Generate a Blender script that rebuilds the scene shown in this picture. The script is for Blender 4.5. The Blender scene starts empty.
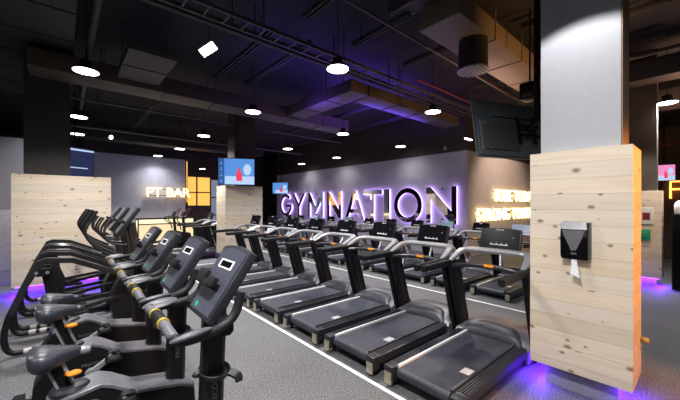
import bpy, bmesh, math, random
from mathutils import Vector, Matrix
random.seed(7)
S = bpy.context.scene
COL = S.collection
PI = math.pi

# ------------------------------------------------------------------ materials
MATS = {}
def nodes_of(m):
    m.use_nodes = True
    nt = m.node_tree
    return nt, nt.nodes, nt.links, nt.nodes.get('Principled BSDF')

def mat(name, color, rough=.5, metal=0., var=.12, scale=30., bump=0., spec=.5, coat=0.):
    """procedural material: colour broken up by noise"""
    if name in MATS: return MATS[name]
    m = bpy.data.materials.new(name)
    nt, N, L, b = nodes_of(m)
    tc = N.new('ShaderNodeTexCoord')
    nz = N.new('ShaderNodeTexNoise'); nz.inputs['Scale'].default_value = scale
    nz.inputs['Detail'].default_value = 3
    L.new(tc.outputs['Object'], nz.inputs['Vector'])
    rp = N.new('ShaderNodeValToRGB')
    c = color
    rp.color_ramp.elements[0].position = .3; rp.color_ramp.elements[1].position = .7
    rp.color_ramp.elements[0].color = (c[0]*(1-var), c[1]*(1-var), c[2]*(1-var), 1)
    rp.color_ramp.elements[1].color = (min(1, c[0]*(1+var)), min(1, c[1]*(1+var)), min(1, c[2]*(1+var)), 1)
    L.new(nz.outputs['Fac'], rp.inputs['Fac'])
    L.new(rp.outputs['Color'], b.inputs['Base Color'])
    b.inputs['Roughness'].default_value = rough
    b.inputs['Metallic'].default_value = metal
    b.inputs['Specular IOR Level'].default_value = spec
    b.inputs['Coat Weight'].default_value = coat
    if bump:
        bp = N.new('ShaderNodeBump'); bp.inputs['Strength'].default_value = bump
        bp.inputs['Distance'].default_value = .002
        L.new(nz.outputs['Fac'], bp.inputs['Height']); L.new(bp.outputs['Normal'], b.inputs['Normal'])
    MATS[name] = m
    return m

def glow(name, color, strength, base=None):
    if name in MATS: return MATS[name]
    base = base or tuple(c*.08 for c in color)
    m = bpy.data.materials.new(name)
    nt, N, L, b = nodes_of(m)
    tc = N.new('ShaderNodeTexCoord')
    nz = N.new('ShaderNodeTexNoise'); nz.inputs['Scale'].default_value = 8
    L.new(tc.outputs['Object'], nz.inputs['Vector'])
    mr = N.new('ShaderNodeMapRange')
    mr.inputs['To Min'].default_value = strength*.9; mr.inputs['To Max'].default_value = strength*1.1
    L.new(nz.outputs['Fac'], mr.inputs['Value'])
    b.inputs['Base Color'].default_value = (*base, 1)
    b.inputs['Emission Color'].default_value = (*color, 1)
    L.new(mr.outputs['Result'], b.inputs['Emission Strength'])
    MATS[name] = m
    return m

def wood_mat(name, c0, c1, knot=(.20, .09, .035), plank=.146):
    m = bpy.data.materials.new(name)
    nt, N, L, b = nodes_of(m)
    def math_(op, a, b_=None, c_=None):
        n = N.new('ShaderNodeMath'); n.operation = op
        for i, v in enumerate((a, b_, c_)):
            if v is None: continue
            if isinstance(v, (int, float)): n.inputs[i].default_value = v
            else: L.new(v, n.inputs[i])
        return n.outputs[0]
    tc = N.new('ShaderNodeTexCoord')
    sp = N.new('ShaderNodeSeparateXYZ'); L.new(tc.outputs['Object'], sp.inputs[0])
    u = math_('ADD', sp.outputs['X'], sp.outputs['Y'])
    v = math_('DIVIDE', sp.outputs['Z'], plank)
    row = math_('FLOOR', v)
    fr = math_('FRACT', v)
    wn = N.new('ShaderNodeTexWhiteNoise'); wn.noise_dimensions = '1D'; L.new(row, wn.inputs['W'])
    off = math_('MULTIPLY', wn.outputs['Value'], 7.3)
    uu = math_('ADD', u, off)
    cb = N.new('ShaderNodeCombineXYZ')
    L.new(math_('MULTIPLY', uu, 1.6), cb.inputs['X'])
    L.new(math_('MULTIPLY', sp.outputs['Z'], 26.), cb.inputs['Y'])
    L.new(math_('MULTIPLY', row, 3.7), cb.inputs['Z'])
    gr = N.new('ShaderNodeTexNoise'); gr.inputs['Scale'].default_value = 1.
    gr.inputs['Detail'].default_value = 4; gr.inputs['Distortion'].default_value = .6
    L.new(cb.outputs[0], gr.inputs['Vector'])
    rp = N.new('ShaderNodeValToRGB')
    rp.color_ramp.elements[0].position = .28; rp.color_ramp.elements[0].color = (*c1, 1)
    rp.color_ramp.elements[1].position = .66; rp.color_ramp.elements[1].color = (*c0, 1)
    L.new(gr.outputs['Fac'], rp.inputs['Fac'])
    # plank tint
    hs = N.new('ShaderNodeHueSaturation'); L.new(rp.outputs['Color'], hs.inputs['Color'])
    L.new(math_('MULTIPLY_ADD', wn.outputs['Value'], .14, .90), hs.inputs['Value'])
    wn2 = N.new('ShaderNodeTexWhiteNoise'); wn2.noise_dimensions = '1D'
    L.new(math_('ADD', row, 31.7), wn2.inputs['W'])
    L.new(math_('MULTIPLY_ADD', wn2.outputs['Value'], .5, .75), hs.inputs['Saturation'])
    # knots
    cb2 = N.new('ShaderNodeCombineXYZ')
    L.new(math_('MULTIPLY', uu, 4.2), cb2.inputs['X'])
    L.new(math_('MULTIPLY', sp.outputs['Z'], 6.6), cb2.inputs['Y'])
    vo = N.new('ShaderNodeTexVoronoi'); vo.voronoi_dimensions = '2D'; vo.inputs['Scale'].default_value = 1.
    L.new(cb2.outputs[0], vo.inputs['Vector'])
    csep = N.new('ShaderNodeSeparateColor'); L.new(vo.outputs['Color'], csep.inputs[0])
    size = math_('MULTIPLY_ADD', math_('GREATER_THAN', csep.outputs[0], .45), .10, .005)
    size = math_('MULTIPLY', size, math_('MULTIPLY_ADD', csep.outputs[1], 1.0, .30))
    kn = N.new('ShaderNodeMapRange'); kn.interpolation_type = 'SMOOTHSTEP'
    L.new(vo.outputs['Distance'], kn.inputs['Value'])
    L.new(math_('MULTIPLY', size, .35), kn.inputs['From Min']); L.new(math_('MULTIPLY', size, 1.6), kn.inputs['From Max'])
    kn.inputs['To Min'].default_value = .85; kn.inputs['To Max'].default_value = 0.
    mx = N.new('ShaderNodeMix'); mx.data_type = 'RGBA'
    L.new(kn.outputs['Result'], mx.inputs['Factor']); L.new(hs.outputs['Color'], mx.inputs['A'])
    mx.inputs['B'].default_value = (*knot, 1)
    # seams
    d = math_('MINIMUM', fr, math_('SUBTRACT', 1., fr))
    seam = math_('LESS_THAN', d, .016)
    mx2 = N.new('ShaderNodeMix'); mx2.data_type = 'RGBA'
    L.new(math_('MULTIPLY', seam, .38), mx2.inputs['Factor']); L.new(mx.outputs['Result'], mx2.inputs['A'])
    mx2.inputs['B'].default_value = (.22, .13, .07, 1)
    L.new(mx2.outputs['Result'], b.inputs['Base Color'])
    b.inputs['Roughness'].default_value = .55
    bp = N.new('ShaderNodeBump'); bp.inputs['Strength'].default_value = .3; bp.inputs['Distance'].default_value = .004
    L.new(math_('SUBTRACT', 1., seam), bp.inputs['Height']); L.new(bp.outputs['Normal'], b.inputs['Normal'])
    return m

def wall_mat(name, low, high, z0, z1):
    """painted wall, dark above a height"""
    m = bpy.data.materials.new(name)
    nt, N, L, b = nodes_of(m)
    tc = N.new('ShaderNodeTexCoord')
    sp = N.new('ShaderNodeSeparateXYZ'); L.new(tc.outputs['Object'], sp.inputs[0])
    mr = N.new('ShaderNodeMapRange'); L.new(sp.outputs['Z'], mr.inputs['Value'])
    mr.inputs['From Min'].default_value = z0; mr.inputs['From Max'].default_value = z1
    nz = N.new('ShaderNodeTexNoise'); nz.inputs['Scale'].default_value = 3.; nz.inputs['Detail'].default_value = 5
    L.new(tc.outputs['Object'], nz.inputs['Vector'])
    mx = N.new('ShaderNodeMix'); mx.data_type = 'RGBA'
    L.new(mr.outputs['Result'], mx.inputs['Factor'])
    mx.inputs['A'].default_value = (*low, 1); mx.inputs['B'].default_value = (*high, 1)
    hs = N.new('ShaderNodeHueSaturation'); L.new(mx.outputs['Result'], hs.inputs['Color'])
    m2 = N.new('ShaderNodeMapRange'); L.new(nz.outputs['Fac'], m2.inputs['Value'])
    m2.inputs['To Min'].default_value = .85; m2.inputs['To Max'].default_value = 1.15
    L.new(m2.outputs['Result'], hs.inputs['Value'])
    L.new(hs.outputs['Color'], b.inputs['Base Color'])
    b.inputs['Roughness'].default_value = .75
    return m

def floor_mat():
    m = bpy.data.materials.new('speckled_rubber_floor')
    nt, N, L, b = nodes_of(m)
    tc = N.new('ShaderNodeTexCoord')
    n1 = N.new('ShaderNodeTexNoise'); n1.inputs['Scale'].default_value = 80.; n1.inputs['Detail'].default_value = 2
    L.new(tc.outputs['Object'], n1.inputs['Vector'])
    rp = N.new('ShaderNodeValToRGB')
    e = rp.color_ramp.elements
    e[0].position = .35; e[0].color = (.050, .052, .058, 1)
    e[1].position = .72; e[1].color = (.30, .305, .325, 1)
    k = e.new(.55); k.color = (.105, .108, .118, 1)
    L.new(n1.outputs['Fac'], rp.inputs['Fac'])
    n2 = N.new('ShaderNodeTexNoise'); n2.inputs['Scale'].default_value = 1.2; n2.inputs['Detail'].default_value = 4
    L.new(tc.outputs['Object'], n2.inputs['Vector'])
    mr = N.new('ShaderNodeMapRange'); L.new(n2.outputs['Fac'], mr.inputs['Value'])
    mr.inputs['To Min'].default_value = .75; mr.inputs['To Max'].default_value = 1.2
    hs = N.new('ShaderNodeHueSaturation'); L.new(rp.outputs['Color'], hs.inputs['Color']); L.new(mr.outputs['Result'], hs.inputs['Value'])
    L.new(hs.outputs['Color'], b.inputs['Base Color'])
    b.inputs['Roughness'].default_value = .62
    b.inputs['Specular IOR Level'].default_value = .35
    return m

M_FLOOR = floor_mat()
M_WOOD = wood_mat('pine_plank_cladding', (.76, .655, .525), (.68, .555, .41))
M_BLACK = mat('black_powder_coat', (.006, .006, .007), .40, spec=.28)
M_BLACK2 = mat('black_rubber_grip', (.007, .007, .009), .55, spec=.3, bump=.2, scale=200)
M_GLOSS = mat('black_gloss_panel', (.004, .004, .006), .25, spec=.10)
M_DARK = mat('dark_grey_plastic', (.018, .019, .026), .40, spec=.35)
M_HOOD = mat('grey_moulded_cover', (.115, .118, .138), .40)
M_INSERT = mat('slate_cover_insert', (.045, .048, .064), .42)
M_BELT = mat('running_belt_rubber', (.026, .029, .042), .5, spec=.35, var=.25, scale=9, bump=.1)
M_RAIL = mat('ribbed_side_rail', (.018, .019, .025), .38)
M_SILVER = mat('brushed_silver_metal', (.62, .62, .64), .28, .85)
M_SATIN = mat('satin_grey_frame', (.27, .275, .30), .35, .25)
M_BEIGE = mat('pale_end_cap_metal', (.30, .27, .20), .4, .3)
M_SEAT = mat('charcoal_saddle_vinyl', (.026, .028, .040), .38, var=.2, scale=14)
M_CONS = mat('slate_console_face', (.055, .060, .085), .34)
M_BAR = mat('gunmetal_frame_paint', (.016, .016, .020), .30, spec=.4)
M_ORANGE = mat('orange_lever_plastic', (.85, .30, .02), .4)
M_YELLOW = mat('yellow_warning_band', (.34, .25, .04), .45)
M_LABEL = mat('white_print', (.80, .80, .80), .5)
M_FAINT = mat('faint_grey_print', (.10, .10, .105), .5)
M_GREEN = mat('green_sticker', (.02, .32, .16), .5)
M_GREY_LABEL = mat('grey_print', (.35, .35, .36), .5)
M_CEIL = mat('black_painted_slab', (.009, .008, .010), .8)
M_DUCT = mat('painted_sheet_duct', (.016, .015, .017), .6)
M_DUCT2 = mat('galvanised_duct_brown', (.075, .058, .045), .55)
M_DUCTL = mat('grey_duct_board', (.055, .050, .058), .6)
M_PIPE = mat('grey_service_pipe', (.055, .05, .052), .5)
M_RED = mat('red_sprinkler_pipe', (.16, .012, .012), .45)
M_COLD = mat('dark_column_paint', (.035, .030, .031), .7)
M_COLB = mat('brown_column_paint', (.075, .060, .052), .7)
M_COLW = mat('white_column_paint', (.47, .49, .54), .6, var=.03)
M_PLINTH = mat('grey_plinth', (.20, .20, .23), .6)
M_LINE = mat('white_line_paint', (.78, .78, .75), .6)
M_MIRROR = mat('polished_mirror_face', (.80, .78, .80), .04, 1.0, var=.03)
M_NEON = glow('violet_white_neon', (.55, .35, 1.), 3.8)
M_WARM = glow('warm_bulb_letter', (1., .68, .28), 4.2)
M_WARMC = glow('warm_bulb_core', (1., .86, .55), 6.)
M_LENS = glow('lamp_lens_white', (1., .97, .92), 9.)
M_PURP = glow('violet_led_strip', (.24, .05, 1.), 6.)
M_AMBER = glow('amber_backlit_panel', (1., .50, .10), .95)
M_BARG = glow('warm_backlit_bar_panel', (1., .78, .45), .75)
M_BARW = glow('warm_bar_light', (1., .84, .5), 1.1)
M_FNEON = glow('orange_neon', (1., .34, .05), 4.)
M_SCRB = glow('screen_blue_picture', (.10, .28, .70), .8)
M_SCRW = glow('screen_pale_picture', (.50, .68, .95), .75)
M_SCRD = glow('screen_navy_sidebar', (.03, .10, .26), .8)
M_SCRR = glow('screen_red_figure', (.75, .05, .10), .9)
M_SCRP = glow('screen_pink_picture', (.75, .25, .5), .9)
M_SCRDIM = glow('screen_dim_blue', (.02, .03, .09), .6)
M_TVBACK = mat('dark_tv_back_shell', (.12, .155, .18), .42)
M_GRILL = mat('speaker_grille_grey', (.09, .10, .11), .6, var=.6, scale=120)
M_TEAL = mat('teal_reflecting_screen', (.12, .19, .24), .2)  # bluish reflection on some screens, painted as base colour
M_PALE = mat('pale_reflecting_screen', (.34, .40, .56), .2)  # paler painted reflection for the brightest screens
M_PAPER = mat('white_paper_towel', (.82, .84, .88), .8)
M_WGREY = mat('grey_partition_panel', (.40, .42, .50), .6)
M_WGREY2 = mat('light_grey_partition_panel', (.56, .58, .66), .6)

# ------------------------------------------------------------------ mesh builder
class MB:
    def __init__(s): s.bm = bmesh.new()
    def box(s, c, size, rot=None, bev=0., seg=2):
        t = bmesh.new(); bmesh.ops.create_cube(t, size=1)
        bmesh.ops.scale(t, vec=size, verts=t.verts)
        if bev: bmesh.ops.bevel(t, geom=list(t.edges), offset=bev, segments=seg, profile=.6, affect='EDGES')
        if rot is not None: bmesh.ops.transform(t, matrix=rot, verts=t.verts)
        bmesh.ops.translate(t, vec=c, verts=t.verts)
        return s._merge(t)
    def b2(s, lo, hi, bev=0.):
        return s.box([(a+b)/2 for a, b in zip(lo, hi)], [abs(b-a) for a, b in zip(lo, hi)], bev=bev)
    def _merge(s, t):
        me = bpy.data.meshes.new('tmp'); t.to_mesh(me); t.free(); s.bm.from_mesh(me); bpy.data.meshes.remove(me); return s
    def sweep(s, pts, prof, up=(0, 0, 1), smooth=0, scales=None, cap=True):
        """prof: list of (a,b) in the (side, up) frame"""
        P = [Vector(p) for p in pts]
        sc = scales or [1.]*len(P)
        if smooth and len(P) > 2:
            Q = []; sq = []
            for i in range(len(P)-1):
                p0 = P[max(i-1, 0)]; p1 = P[i]; p2 = P[i+1]; p3 = P[min(i+2, len(P)-1)]
                for k in range(smooth):
                    t = k/smooth
                    Q.append(.5*((2*p1)+(p2-p0)*t+(2*p0-5*p1+4*p2-p3)*t*t+(3*p1-p0-3*p2+p3)*t**3))
                    sq.append(sc[i]*(1-t)+sc[i+1]*t)
            Q.append(P[-1]); sq.append(sc[-1]); P = Q; sc = sq
        rings = []
        upv = Vector(up).normalized(); prev = None
        for i, p in enumerate(P):
            a = P[max(i-1, 0)]; b = P[min(i+1, len(P)-1)]
            t = (b-a).normalized()
            if prev is None:
                side = t.cross(upv)
                if side.length < 1e-4: side = t.cross(Vector((1, 0, 0)))
            else:
                side = prev - t*prev.dot(t)
            side.normalize(); prev = side
            w = side.cross(t)
            f = 1.
            if 0 < i < len(P)-1:
                c = (P[i]-P[i-1]).normalized().dot((P[i+1]-P[i]).normalized())
                f = 1/max(.6, math.sqrt(max(.05, (1+c)/2)))
            rings.append([s.bm.verts.new(p+side*(x*sc[i])+w*(y*sc[i]*f)) for x, y in prof])
        n = len(prof)
        for r0, r1 in zip(rings, rings[1:]):
            for k in range(n):
                s.bm.faces.new((r0[k], r0[(k+1) % n], r1[(k+1) % n], r1[k]))
        if cap:
            s.bm.faces.new(rings[0][::-1]); s.bm.faces.new(rings[-1])
        return s
    def tube(s, pts, r, seg=10, smooth=0, scales=None):
        return s.sweep(pts, [(r*math.cos(2*PI*k/seg), r*math.sin(2*PI*k/seg)) for k in range(seg)], smooth=smooth, scales=scales)
    def bar(s, pts, w, h, up=(0, 0, 1), smooth=0, ch=.2, scales=None):
        a, b = w/2, h/2; c = min(a, b)*ch
        return s.sweep(pts, [(a, -b+c), (a, b-c), (a-c, b), (-a+c, b), (-a, b-c), (-a, -b+c), (-a+c, -b), (a-c, -b)], up=up, smooth=smooth, scales=scales)
    def lathe(s, prof, c=(0, 0, 0), seg=20, sx=1., sy=1., axis='Z'):
        rings = []
        for r, z in prof:
            ring = []
            for k in range(seg):
                a = 2*PI*k/seg
                v = (r*math.cos(a)*sx, r*math.sin(a)*sy, z)
                if axis == 'Y': v = (v[0], v[2], v[1])
                if axis == 'X': v = (v[2], v[0], v[1])
                ring.append(s.bm.verts.new(Vector(v)+Vector(c)))
            rings.append(ring)
        for r0, r1 in zip(rings, rings[1:]):
            for k in range(seg):
                s.bm.faces.new((r0[k], r0[(k+1) % seg], r1[(k+1) % seg], r1[k]))
        s.bm.faces.new(rings[0][::-1]); s.bm.faces.new(rings[-1])
        return s
    def prism(s, poly, axis, a, b, bev=0.):
        """poly in the plane across the axis: 'Y' -> (x,z), 'X' -> (y,z), 'Z' -> (x,y)"""
        t = bmesh.new()
        def v3(p, h):
            return {'Y': (p[0], h, p[1]), 'X': (h, p[0], p[1]), 'Z': (p[0], p[1], h)}[axis]
        A = [t.verts.new(v3(p, a)) for p in poly]; B = [t.verts.new(v3(p, b)) for p in poly]
        n = len(poly)
        t.faces.new(A); t.faces.new(B[::-1])
        for k in range(n): t.faces.new((A[k], B[k], B[(k+1) % n], A[(k+1) % n]))
        bmesh.ops.recalc_face_normals(t, faces=t.faces)
        if bev: bmesh.ops.bevel(t, geom=list(t.edges), offset=bev, segments=2, profile=.6, affect='EDGES')
        return s._merge(t)
    def loft(s, rings):
        R = [[s.bm.verts.new(p) for p in r] for r in rings]
        n = len(R[0])
        for r0, r1 in zip(R, R[1:]):
            for k in range(n): s.bm.faces.new((r0[k], r0[(k+1) % n], r1[(k+1) % n], r1[k]))
        s.bm.faces.new(R[0][::-1]); s.bm.faces.new(R[-1])
        return s
    def ell(s, c, r, rot=None, u=14, v=9):
        t = bmesh.new(); bmesh.ops.create_uvsphere(t, u_segments=u, v_segments=v, radius=1)
        bmesh.ops.scale(t, vec=r, verts=t.verts)
        if rot is not None: bmesh.ops.transform(t, matrix=rot, verts=t.verts)
        bmesh.ops.translate(t, vec=c, verts=t.verts)
        return s._merge(t)
    def xform(s, mtx):
        bmesh.ops.transform(s.bm, matrix=mtx, verts=s.bm.verts); return s
    def build(s, name, m, parent=None, flat=False):
        bmesh.ops.recalc_face_normals(s.bm, faces=s.bm.faces)
        me = bpy.data.meshes.new(name)
        s.bm.to_mesh(me); s.bm.free()
        if not flat:
            me.polygons.foreach_set('use_smooth', [True]*len(me.polygons))
            me.set_sharp_from_angle(angle=math.radians(38))
        me.materials.append(m)
        o = bpy.data.objects.new(name, me); COL.objects.link(o)
        if parent is not None: o.parent = parent
        return o

def tag(o, label, cat, group=None, kind=None):
    if label: o['label'] = label
    if cat: o['category'] = cat
    if group: o['group'] = group
    if kind: o['kind'] = kind
    return o
def thing(name, label, cat, loc=(0, 0, 0), rz=0., group=None):
    o = bpy.data.objects.new(name, None); COL.objects.link(o)
    o.empty_display_size = .1
    o.location = loc; o.rotation_euler = (0, 0, rz)
    return tag(o, label, cat, group)
def struct(name, mb, m):
    o = mb.build(name, m); o['kind'] = 'structure'; return o
CH = {}
def children(o):
    return [c for c in bpy.data.objects if c.parent == o]
def copy_tree(o, parent=None):
    kids = list(o.children)
    c = o.copy(); COL.objects.link(c)
    if parent is not None: c.parent = parent
    for k in kids: copy_tree(k, c)
    return c
def swap_mat(o, m):
    o.material_slots[0].link = 'OBJECT'; o.material_slots[0].material = m

def text_mesh(body, h, depth, bold=0.):
    """mesh data of a line of lettering, x to the right, y up, cap height h"""
    cu = bpy.data.curves.new('lettering', 'FONT'); cu.body = body; cu.size = h/.70; cu.extrude = depth/2
    cu.offset = bold
    cu.resolution_u = 3
    o = bpy.data.objects.new('lettering', cu); COL.objects.link(o)
    dg = bpy.context.evaluated_depsgraph_get(); dg.update()
    me = bpy.data.meshes.new_from_object(o.evaluated_get(dg))
    bpy.data.objects.remove(o); bpy.data.curves.remove(cu)
    me.materials.clear()
    return me
def text_obj(name, body, h, depth, m, mtx, parent=None, width=None, bold=0.):
    me = text_mesh(body, h, depth, bold)
    xs = [v.co.x for v in me.vertices]; x0, x1 = min(xs), max(xs)
    me.transform(Matrix.Translation((-x0, 0, 0)))
    if width: me.transform(Matrix.Diagonal((width/(x1-x0), 1, 1, 1)))
    me.transform(mtx); me.materials.append(m)
    o = bpy.data.objects.new(name, me); COL.objects.link(o)
    if parent is not None: o.parent = parent
    return o
def basis(o, x, y):
    x = Vector(x).normalized(); y = Vector(y).normalized(); z = x.cross(y)
    return Matrix(((x.x, y.x, z.x, o[0]), (x.y, y.y, z.y, o[1]), (x.z, y.z, z.z, o[2]), (0, 0, 0, 1)))

# ------------------------------------------------------------------ room shell
XB, YS, YP = 10.4, 5.35, 17.0          # sign wall, slogan wall, bar wall
CZ = 5.2
struct('floor', MB().b2((-6, -6, -.1), (22, 22, 0)), M_FLOOR)
struct('ceiling', MB().b2((-6, -6, CZ), (22, 22, CZ+.1)), M_CEIL)
M_W1 = wall_mat('lilac_grey_wall_paint', (.50, .48, .54), (.045, .035, .035), 3.64, 3.68)
M_W2 = wall_mat('taupe_wall_paint', (.46, .43, .42), (.06, .045, .04), 3.64, 3.68)
M_W3 = wall_mat('blue_grey_wall_paint', (.46, .48, .60), (.020, .018, .020), 4.0, 4.05)
M_W4 = mat('dark_wall_paint', (.05, .045, .048), .8)
M_W5 = mat('brown_dark_wall_paint', (.07, .05, .04), .8)
struct('wall_back', MB().b2((XB, YS, 0), (XB+.15, 18.2, CZ)), M_W1)
struct('wall_right', MB().b2((XB, YS-.0, 0), (20, YS+.15, CZ)).xform(Matrix.Translation((0.001, 0, 0))), M_W2)
struct('wall_left', MB().b2((.6, YP, 0), (4.56, YP+.15, CZ)), M_W3)
struct('trim_1', MB().b2((3.72, YP-.06, 0), (4.56, YP, 4.0)), M_W3)          # pilaster of the bar wall
struct('wall_far_left', MB().b2((-6, 21.85, 0), (22, 22, CZ)), M_W4)
struct('wall_far_back', MB().b2((20, -6, 0), (20.15, YS, CZ)), M_W5)
struct('wall_rear', MB().b2((-6, -6, 0), (-5.85, 22, CZ)), M_W4)
struct('wall_near_right', MB().b2((-6, -6, 0), (20, -5.85, CZ)), M_W5)
struct('trim_2', MB().b2((2.335, -1, 0), (2.378, 16, .004)), M_LINE)        # white line behind the front row
struct('trim_3', MB().b2((5.79, 1.25, 0), (5.835, 16, .004)), M_LINE)        # white line behind the back row

# grey partition at the far left
t = thing('partition_wall', 'grey partition at the far left edge behind the wood clad column', 'partition', (-2.6, 10.2, 0))
MB().b2((-2.2, 0, 0), (1.95, .12, 3.3), bev=.01).build('upper_panel', M_WGREY, t)
MB().b2((-2.2, -.05, .35), (1.80, -.002, 1.68), bev=.01).build('lower_panel', M_WGREY2, t)

# ------------------------------------------------------------------ clad columns
def clad_column(label, box, colr, zb, zt, colmat, sides=(0, 1, 2, 3), plinth_in=.11):
    (x0, x1, y0, y1) = box; (cx0, cx1, cy0, cy1) = colr
    t = thing('clad_column', label, 'column', ((x0+x1)/2, (y0+y1)/2, 0))
    ox, oy = -(x0+x1)/2, -(y0+y1)/2
    def bb(m, lo, hi, bev=0.): return m.b2((lo[0]+ox, lo[1]+oy, lo[2]), (hi[0]+ox, hi[1]+oy, hi[2]), bev)
    bb(MB(), (x0, y0, zb), (x1, y1, zt), .006).build('wood_cladding', M_WOOD, t)
    bb(MB(), (cx0, cy0, zt), (cx1, cy1, CZ)).build('column_shaft', colmat, t)
    k = plinth_in
    bb(MB(), (x0+k, y0+k, 0), (x1-k, y1-k, zb)).build('plinth', M_PLINTH, t)
    m = MB(); e = .05; zz = zb-.022
    for k, (lo, hi) in enumerate((((x0+e, y0+e), (x1-e, y0+e+.015)), ((x0+e, y1-e-.015), (x1-e, y1-e)),
                   ((x0+e, y0+e), (x0+e+.015, y1-e)), ((x1-e-.015, y0+e), (x1-e, y1-e)))):
        if k in sides: bb(MB(), (lo[0], lo[1], zz), (hi[0], hi[1], zb)).build('led_strip', M_PURP, t)
    return t
c1 = clad_column('pale pine clad square column at the right front, with a black towel dispenser on it',
            (3.60, 4.12, .40, 1.18), (3.68, 4.02, .487, 1.105), .215, 2.31, M_COLW, sides=(0, 1))
MB().b2((-.18, -.315, 2.312), (.165, -.306, CZ)).build('shaft_side_panel', mat('tan_side_panel', (.30, .20, .13), .6), c1)
MB().lathe([(.018, -.03), (.026, -.02), (.03, .0), (.026, .02), (.02, .03)], (.21, -.42, .54), 12, axis='Y').build('yellow_bumper_knob', M_YELLOW, c1)
clad_column('pine clad column at the left behind the black trainers', (-.75, .79, 8.6, 9.35), (-.59, .11, 8.72, 9.3), .22, 2.39, M_COLD)
clad_column('pine clad column with a television above it beyond the front row', (3.81, 5.07, 9.82, 10.6), (4.15, 4.85, 9.95, 10.5), .22, 2.40, M_COLD)
clad_column('short pine clad column at the far right edge, with a green box on it', (9.66, 10.12, .617, 1.45), (9.75, 10.05, .70, 1.40), .2, 2.10, M_COLB)
# purple light under the cladding (real lamps in the recesses)
def area(name, loc, rot, energy, color, sx, sy=None, spread=PI):
    l = bpy.data.lights.new(name, 'AREA'); l.energy = energy; l.color = color
    l.shape = 'RECTANGLE' if sy else 'DISK'; l.size = sx
    if sy: l.size_y = sy
    l.spread = spread
    o = bpy.data.objects.new(name, l); COL.objects.link(o); o.location = loc; o.rotation_euler = rot
    return o
PU = (.13, .02, 1.)
area('violet_recess_light', (3.86, .45, .19), (0, 0, 0), 9, PU, .45, .05)
area('violet_recess_light', (3.86, 1.13, .19), (0, 0, 0), 11, PU, .45, .05)
area('violet_recess_light', (0., 8.66, .19), (0, 0, 0), 16, PU, 1.5, .06)
area('violet_recess_light', (-.70, 9.0, .19), (0, 0, 0), 14, PU, .06, .7)
area('violet_recess_light', (9.71, 1.0, .17), (0, 0, 0), 14, PU, .06, .8)
area('violet_recess_light', (9.9, .66, .17), (0, 0, 0), 12, PU, .4, .06)
area('violet_recess_light', (4.4, 9.87, .19), (0, 0, 0), 14, PU, 1.2, .06)

# towel dispenser
t = thing('towel_dispenser', 'black and silver paper towel dispenser on the front of the right clad column', 'dispenser', (3.60, .785, 1.30))
MB().b2((-.02, -.11, .0), (0, .11, .34), bev=.004).build('back_plate', M_SATIN, t)
MB().prism([(-.115, .03), (-.125, .20), (-.095, .33), (-.021, .34), (-.021, .0), (-.10, .0)], 'Y', -.105, .105, bev=.014).build('cover', M_GLOSS, t)
m = MB(); m.loft([[Vector((x, y, z)) for x, y, z in r] for r in (
    [(-.128, -.085, .268), (-.128, .085, .268), (-.10, .085, .268), (-.10, -.085, .268)],
    [(-.131, -.07, .215), (-.131, .07, .215), (-.120, .075, .215), (-.120, -.075, .215)],
    [(-.127, -.018, .085), (-.127, .018, .085), (-.115, .018, .085), (-.115, -.018, .085)])])
m.build('front_window', mat('smoked_grey_window', (.14, .14, .15), .3), t)
m = MB(); m.loft([[Vector((x, y, z)) for x, y, z in r] for r in (
    [(-.128, -.098, .275), (-.128, .098, .275), (-.09, .098, .275), (-.09, -.098, .275)],
    [(-.105, -.09, .338), (-.105, .09, .338), (-.07, .09, .346), (-.07, -.09, .346)])])
m.build('silver_top', M_SATIN, t)
m = MB(); m.loft([[Vector((x, y, z)) for x, y, z in r] for r in (
    [(-.11, -.02, .0), (-.11, .02, .0), (-.104, .02, .0), (-.104, -.02, .0)],
    [(-.125, -.035, -.08), (-.105, .02, -.08), (-.10, .02, -.08), (-.12, -.035, -.08)],
    [(-.115, -.045, -.16), (-.105, .032, -.13), (-.10, .032, -.13), (-.11, -.045, -.16)])])
m.build('paper_sheet', M_PAPER, t)
text_obj('maker_mark', 'tork', .018, .002, M_GREY_LABEL, basis((-.122, .02, .05), (0, -1, 0), (0, 0, 1)), t)

# notices on the far right column
t = thing('wall_notice', 'white framed notice with a red panel on the far right clad column', 'notice', (9.66, .765, 1.37))
MB().b2((-.03, -.02, 0), (0, .20, .37), bev=.004).build('notice_frame', M_LABEL, t)
MB().b2((-.036, .03, .1), (-.0305, .15, .25)).build('red_panel', mat('dark_red_print', (.22, .02, .03), .5), t)
o = MB().b2((9.58, .79, 1.02), (9.66, .95, 1.26), bev=.015).b2((9.565, .82, 1.07), (9.585, .92, 1.20), bev=.008).build('first_aid_box', M_GREEN)
tag(o, 'small green box fixed under the white notice on the far right column', 'first aid box')

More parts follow.
